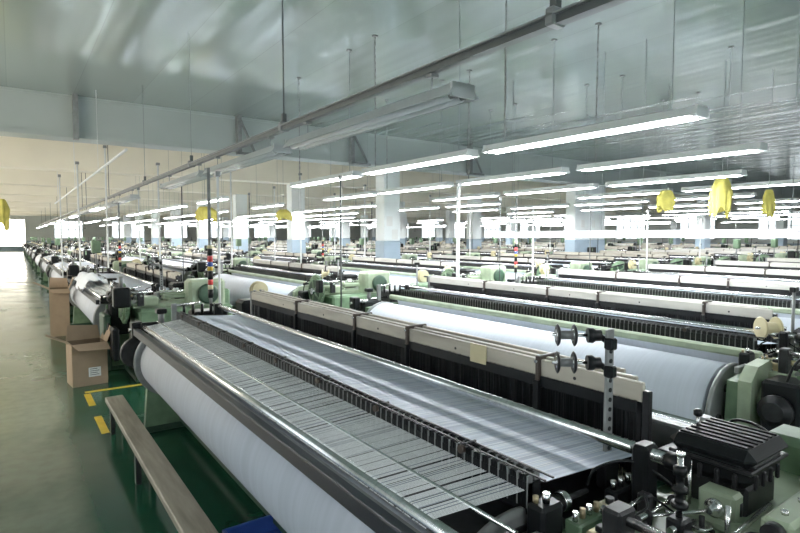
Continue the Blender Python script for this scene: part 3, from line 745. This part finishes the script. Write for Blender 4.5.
# ------------------------------------------------------------ pipes and signal poles
def from_px(u,Y):
    a=(u-400)/545; t=Y/(.815-.579*a); return (.579+.815*a)*t
def stand_pipe(x,y,r,mat,top):
    m=MB(); m.cyl((0,0,0),(0,0,top),r,mat,8); m.cyl((0,0,0),(0,0,.04),r*3,GREY,8); m.box(-r*2,r*2,-r*2,r*2,top-.04,top+.02,GREY,.005)
    mkobj("cable_pipe",m.mesh("cable_pipe"),(x,y,0),label="thin upright cable pipe standing beside a loom",cat="pipe",group="upright cable pipes")
for (u,Y,r,mat,top) in((219,6.35,.014,WPIPE,2.62),(341,6.95,.012,RAILG,2.75),(458,7.2,.03,WPIPE,2.80),(533,7.15,.014,WPIPE,2.4),(301,13.9,.02,WPIPE,3.6),(160,13.9,.02,WPIPE,3.6),(108,13.95,.018,WPIPE,3.9),(500,7.2,.010,RAILG,2.6),(647,7.2,.016,WPIPE,2.5),(365,14.0,.02,WPIPE,3.4),(232,13.9,.02,WPIPE,3.6),(80,13.95,.018,WPIPE,3.5),(183,13.9,.012,RAILG,3.3),(275,13.9,.014,WPIPE,3.2),(430,13.9,.014,WPIPE,3.2),(550,13.9,.014,WPIPE,3.0),
    (62,13.9,.014,WPIPE,3.2),(140,13.9,.014,WPIPE,3.0),(250,13.9,.012,RAILG,3.0),(335,13.9,.012,WPIPE,3.1),(372,13.9,.012,RAILG,2.9),(470,13.9,.012,WPIPE,2.9),(590,7.2,.010,RAILG,2.5),(700,7.2,.010,WPIPE,2.4),(640,13.9,.014,WPIPE,2.9),(670,13.9,.012,RAILG,2.8),(735,13.9,.014,WPIPE,2.9)):
    if Y>13: Y=13.85
    stand_pipe(from_px(u,Y),Y,r,mat,top)
hw=random.Random(12)
for i in range(34):
    r_=hw.randint(1,6); Y=14.02+6.7*r_+hw.choice((1.2,3.2,5.4)); u=hw.uniform(60,760); X=from_px(u,Y)
    if not(1<X<48) or min(abs(X-q) for q in rowsX)<.2: continue
    bot=hw.uniform(2.4,3.2); m=MB(); m.cyl((0,0,bot-5.35),(0,0,0),.012,hw.choice((WPIPE,RAILG)),6); m.box(-.05,.05,-.03,.03,bot-5.41,bot-5.33,GREY,.005)
    mkobj("hanging_wire",m.mesh("hanging_wire"),(X,Y,5.35),label="thin power cable with connector hanging from the ceiling",cat="cable",group="hanging cables")
def signal_pole(x,y):
    e=mkobj("signal_pole",None,(x,y,0),label="thin pole with stacked red, yellow and black signal bands",cat="signal light",group="loom signal poles")
    m=MB(); m.cyl((0,0,0),(0,0,2.66),.018,GREY,8); m.cyl((0,0,0),(0,0,.04),.07,DARK,12); mkobj("pole",m.mesh("pole"),parent=e)
    z=1.2
    for i,(mt,h) in enumerate(((BLACK,.1),(CREAM,.05),(RED,.06),(BLACK,.1),(YELLOW,.05),(BLUE,.05),(RED,.07),(BLACK,.08),(CREAM,.04))):
        m=MB(); m.lathe((0,0,z),(0,0,1),[(0,.025),(.004,.03),(h-.008,.03),(h-.004,.025)],mt,12); mkobj("signal_band",m.mesh("signal_band"),parent=e); z+=h
for (u,Y) in((210,6.25),(323,13.95),(516,7.25),(120,13.95)): signal_pole(from_px(u,Y),Y)

def ycloth(u,v,t,w,h,top,seed):
    a=(u-400)/545; x=(.579+.815*a)*t; y=(.815-.579*a)*t; z=1.9+(236-v)*t/545
    rnd=random.Random(seed); n=40; vs=[]; fs=[]; N=20
    lean=rnd.uniform(-.12,.12); ph=[rnd.uniform(0,6.28) for _ in range(4)]
    for j in range(N+1):
        f=j/N; env=(.45+.55*min(1,f*2.6)**.7)*(1-.10*max(0,f-.7)/.3)
        for i in range(n):
            an=2*math.pi*i/n; rr=w/2*env*(.86+.11*math.sin(an*4+ph[0]+f*2.5)+.12*math.sin(an*9+ph[1]-f*3)*f)
            zz=h/2-f*h*(.90+.10*math.sin(an*2+ph[2])*f+.07*math.sin(an*5+ph[3])*f)
            vs.append((rr*math.cos(an)+lean*f*w,rr*.38*math.sin(an),zz))
    for j in range(N):
        for i in range(n): fs.append((j*n+i,(j+1)*n+i,(j+1)*n+(i+1)%n,j*n+(i+1)%n))
    fs.append(tuple(range(n)))
    m=MB(); m.add(vs,fs,YCLOTH,True)
    e=mkobj("yellow_bag",None,(x,y,z),label="soft yellow cloth cover hung from a rod below the ceiling",cat="cloth bag",group="hanging yellow bags",rot=(0,0,-YAW))
    mkobj("cloth",m.mesh("cloth"),parent=e)
    r=MB(); r.cyl((0,0,h/2-.08),(0,0,top-z),.005,RODM,6); mkobj("hanging_rod",r.mesh("bag_rod"),parent=e)
ycloth(2,214,13.2,.5,.72,4.9,1); ycloth(206,214,17,.7,.45,5.35,2); ycloth(665,201,11,.42,.42,4.9,3)
ycloth(720,197,9.5,.40,.68,4.9,4); ycloth(767,203,10,.27,.48,4.9,5); ycloth(284,215,20,.6,.4,5.35,6)

# ------------------------------------------------------------ aisle items
e=mkobj("foot_board",None,(.78,3.8,0),label="long worn wooden foot board on low feet beside the loom",cat="bench")
m=MB(); m.box(-.08,.08,-2.3,2.25,.25,.30,WOOD,.006); mkobj("board",m.mesh("board"),parent=e)
for y in(-2.0,-.7,.7,2.0):
    m=MB(); m.box(-.07,-.03,y-.03,y+.03,0,.25,DARK,.004); m.box(.03,.07,y-.03,y+.03,0,.25,DARK,.004); m.box(-.07,.07,y-.025,y+.025,.2,.25,DARK,.004)
    mkobj("leg",m.mesh("leg"),parent=e)
def carton(x,y,z,w,d,h,rot,label,paper=False):
    e=mkobj("cardboard_box",None,(x,y,z),label=label,cat="box",group="cartons beside the aisle",rot=(0,0,rot))
    m=MB(); t=.008
    m.box(-w/2,w/2,-d/2,d/2,0,t,CARD)
    m.box(-w/2,w/2,-d/2,-d/2+t,t,h,CARD); m.box(-w/2,w/2,d/2-t,d/2,t,h,CARD)
    m.box(-w/2,-w/2+t,-d/2+t,d/2-t,t,h,CARD); m.box(w/2-t,w/2,-d/2+t,d/2-t,t,h,CARD)
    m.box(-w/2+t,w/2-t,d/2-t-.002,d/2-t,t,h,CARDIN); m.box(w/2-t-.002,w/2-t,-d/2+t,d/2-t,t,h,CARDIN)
    mkobj("carton_body",m.mesh("carton_body"),parent=e)
    for (p,q,dirv) in(((-w/2,-d/2),(w/2,-d/2),(.04,-.12,-.08)),((w/2,d/2),(-w/2,d/2),(0,.04,.20)),((-w/2,d/2),(-w/2,-d/2),(-.26,.03,.14)),((w/2,-d/2),(w/2,d/2),(.08,0,.20))):
        f=MB(); D=Vector(dirv); P=Vector((p[0],p[1],h)); Q=Vector((q[0],q[1],h)); n=(Q-P).cross(D).normalized()*.006
        i=(Q-P)*.06
        vs=[P,Q,Q+D-i,P+D*.85+i]; vs+= [v+n for v in vs]
        f.add(vs,[(3,2,1,0),(4,5,6,7),(0,1,5,4),(1,2,6,5),(2,3,7,6),(3,0,4,7)],CARD); mkobj("flap",f.mesh("flap"),parent=e)
    if paper:
        f=MB(); f.box(-.02,.12,-d/2-.002,-d/2,h*.2,h*.42,PAPER)
        for k in range(4): f.box(-.005,.10-.02*(k%2),-d/2-.003,-d/2-.0015,h*.24+k*.025,h*.24+k*.025+.007,DARK)
        mkobj("paper_label",f.mesh("paper_label"),parent=e)
carton(.74,8.05,0,.40,.36,.54,.10,"open brown cardboard carton with loose flaps and paper label",True)
carton(.70,12.3,0,.32,.40,.90,-.05,"tall open brown cardboard carton partly hidden by a loom")
def heap(x0,x1,y0,y1,seed,hang):
    rnd=random.Random(seed); nx,ny=18,44; ph=[rnd.uniform(0,6.28) for _ in range(6)]; vs=[]; fs=[]
    for i in range(nx+1):
        for j in range(ny+1):
            a=i/nx; b=j/ny; x=x0+(x1-x0)*a; y=y0+(y1-y0)*b
            ed=min(1,4*min(b,1-b)+.1)
            z=1.15+.09*ed*(math.sin(b*9+ph[0]+a*3)*.5+.5)*math.sin(math.pi*min(1,a*1.1+.05))+.03*math.sin(b*27+ph[1]+a*7)+.02*math.sin(a*13+ph[2]+b*11)
            if a<.28:
                q=(.28-a)/.28; z-=q*q*hang*(.75+.25*math.sin(b*15+ph[3])); x+=.03*q*math.sin(b*22+ph[4])
            vs.append((x-(x0+x1)/2,y-(y0+y1)/2,z))
    for i in range(nx):
        for j in range(ny):
            k=i*(ny+1)+j; fs.append((k,k+ny+1,k+ny+2,k+1))
    m=MB(); m.add(vs,fs,CLOTH,True)
    mkobj("cloth_heap",m.mesh("cloth_heap"),((x0+x1)/2,(y0+y1)/2,0),label="heap of crumpled white cloth draped over the loom beam",cat="cloth",group="cloth heaps on looms")
heap(.92,1.28,10.2,12.0,5,.18)
def mark(x0,x1,y0,y1):
    m=MB(); m.box(x0,x1,y0,y1,0,.003,YELLOW); mkobj("floor_marking",m.mesh("floor_marking",((x0+x1)/2,(y0+y1)/2,0)),((x0+x1)/2,(y0+y1)/2,0),label="yellow paint stripe on the green floor",cat="floor marking",group="yellow floor stripes")
mark(.66,1.3,7.5,7.57); mark(.64,.71,5.85,6.45); mark(.64,.71,6.9,7.45)
m=MB(); m.box(-.22,.22,-.35,.35,0,.02,BLUE)
for a in((-.22,-.20,-.35,.35),(.20,.22,-.35,.35),(-.22,.22,-.35,-.33),(-.22,.22,.33,.35)): m.box(a[0],a[1],a[2],a[3],0,.12,BLUE,.004)
mkobj("drip_tray",m.mesh("drip_tray"),(1.2,2.9,0),label="blue plastic drip tray on the floor under the loom",cat="tray")
m=MB(); m.box(1.985,1.992,2.05,2.17,1.24,1.34,CREAM); mkobj("paper_tag",m.mesh("paper_tag",(1.99,2.1,1.24)),(2.015,2.1,1.222),label="yellowish paper tag stuck on the heald bar",cat="tag")

# ------------------------------------------------------------ camera / world
cam=bpy.data.cameras.new("camera"); co=bpy.data.objects.new("camera",cam); COL.objects.link(co)
co.location=(0,0,1.9); co.rotation_euler=(math.radians(90-3.2),0,-YAW)
cam.sensor_width=36; cam.lens=545/800*36; cam.clip_start=.05; cam.clip_end=300
scene.camera=co
w=bpy.data.worlds.new("world"); scene.world=w; w.use_nodes=True
w.node_tree.nodes["Background"].inputs[0].default_value=(.7,.85,1,1); w.node_tree.nodes["Background"].inputs[1].default_value=.6
scene.view_settings.view_transform='Standard'
scene.view_settings.exposure=0.8
scene.view_settings.gamma=1.12
print("lamps",cnt,"objs",len(bpy.data.objects))
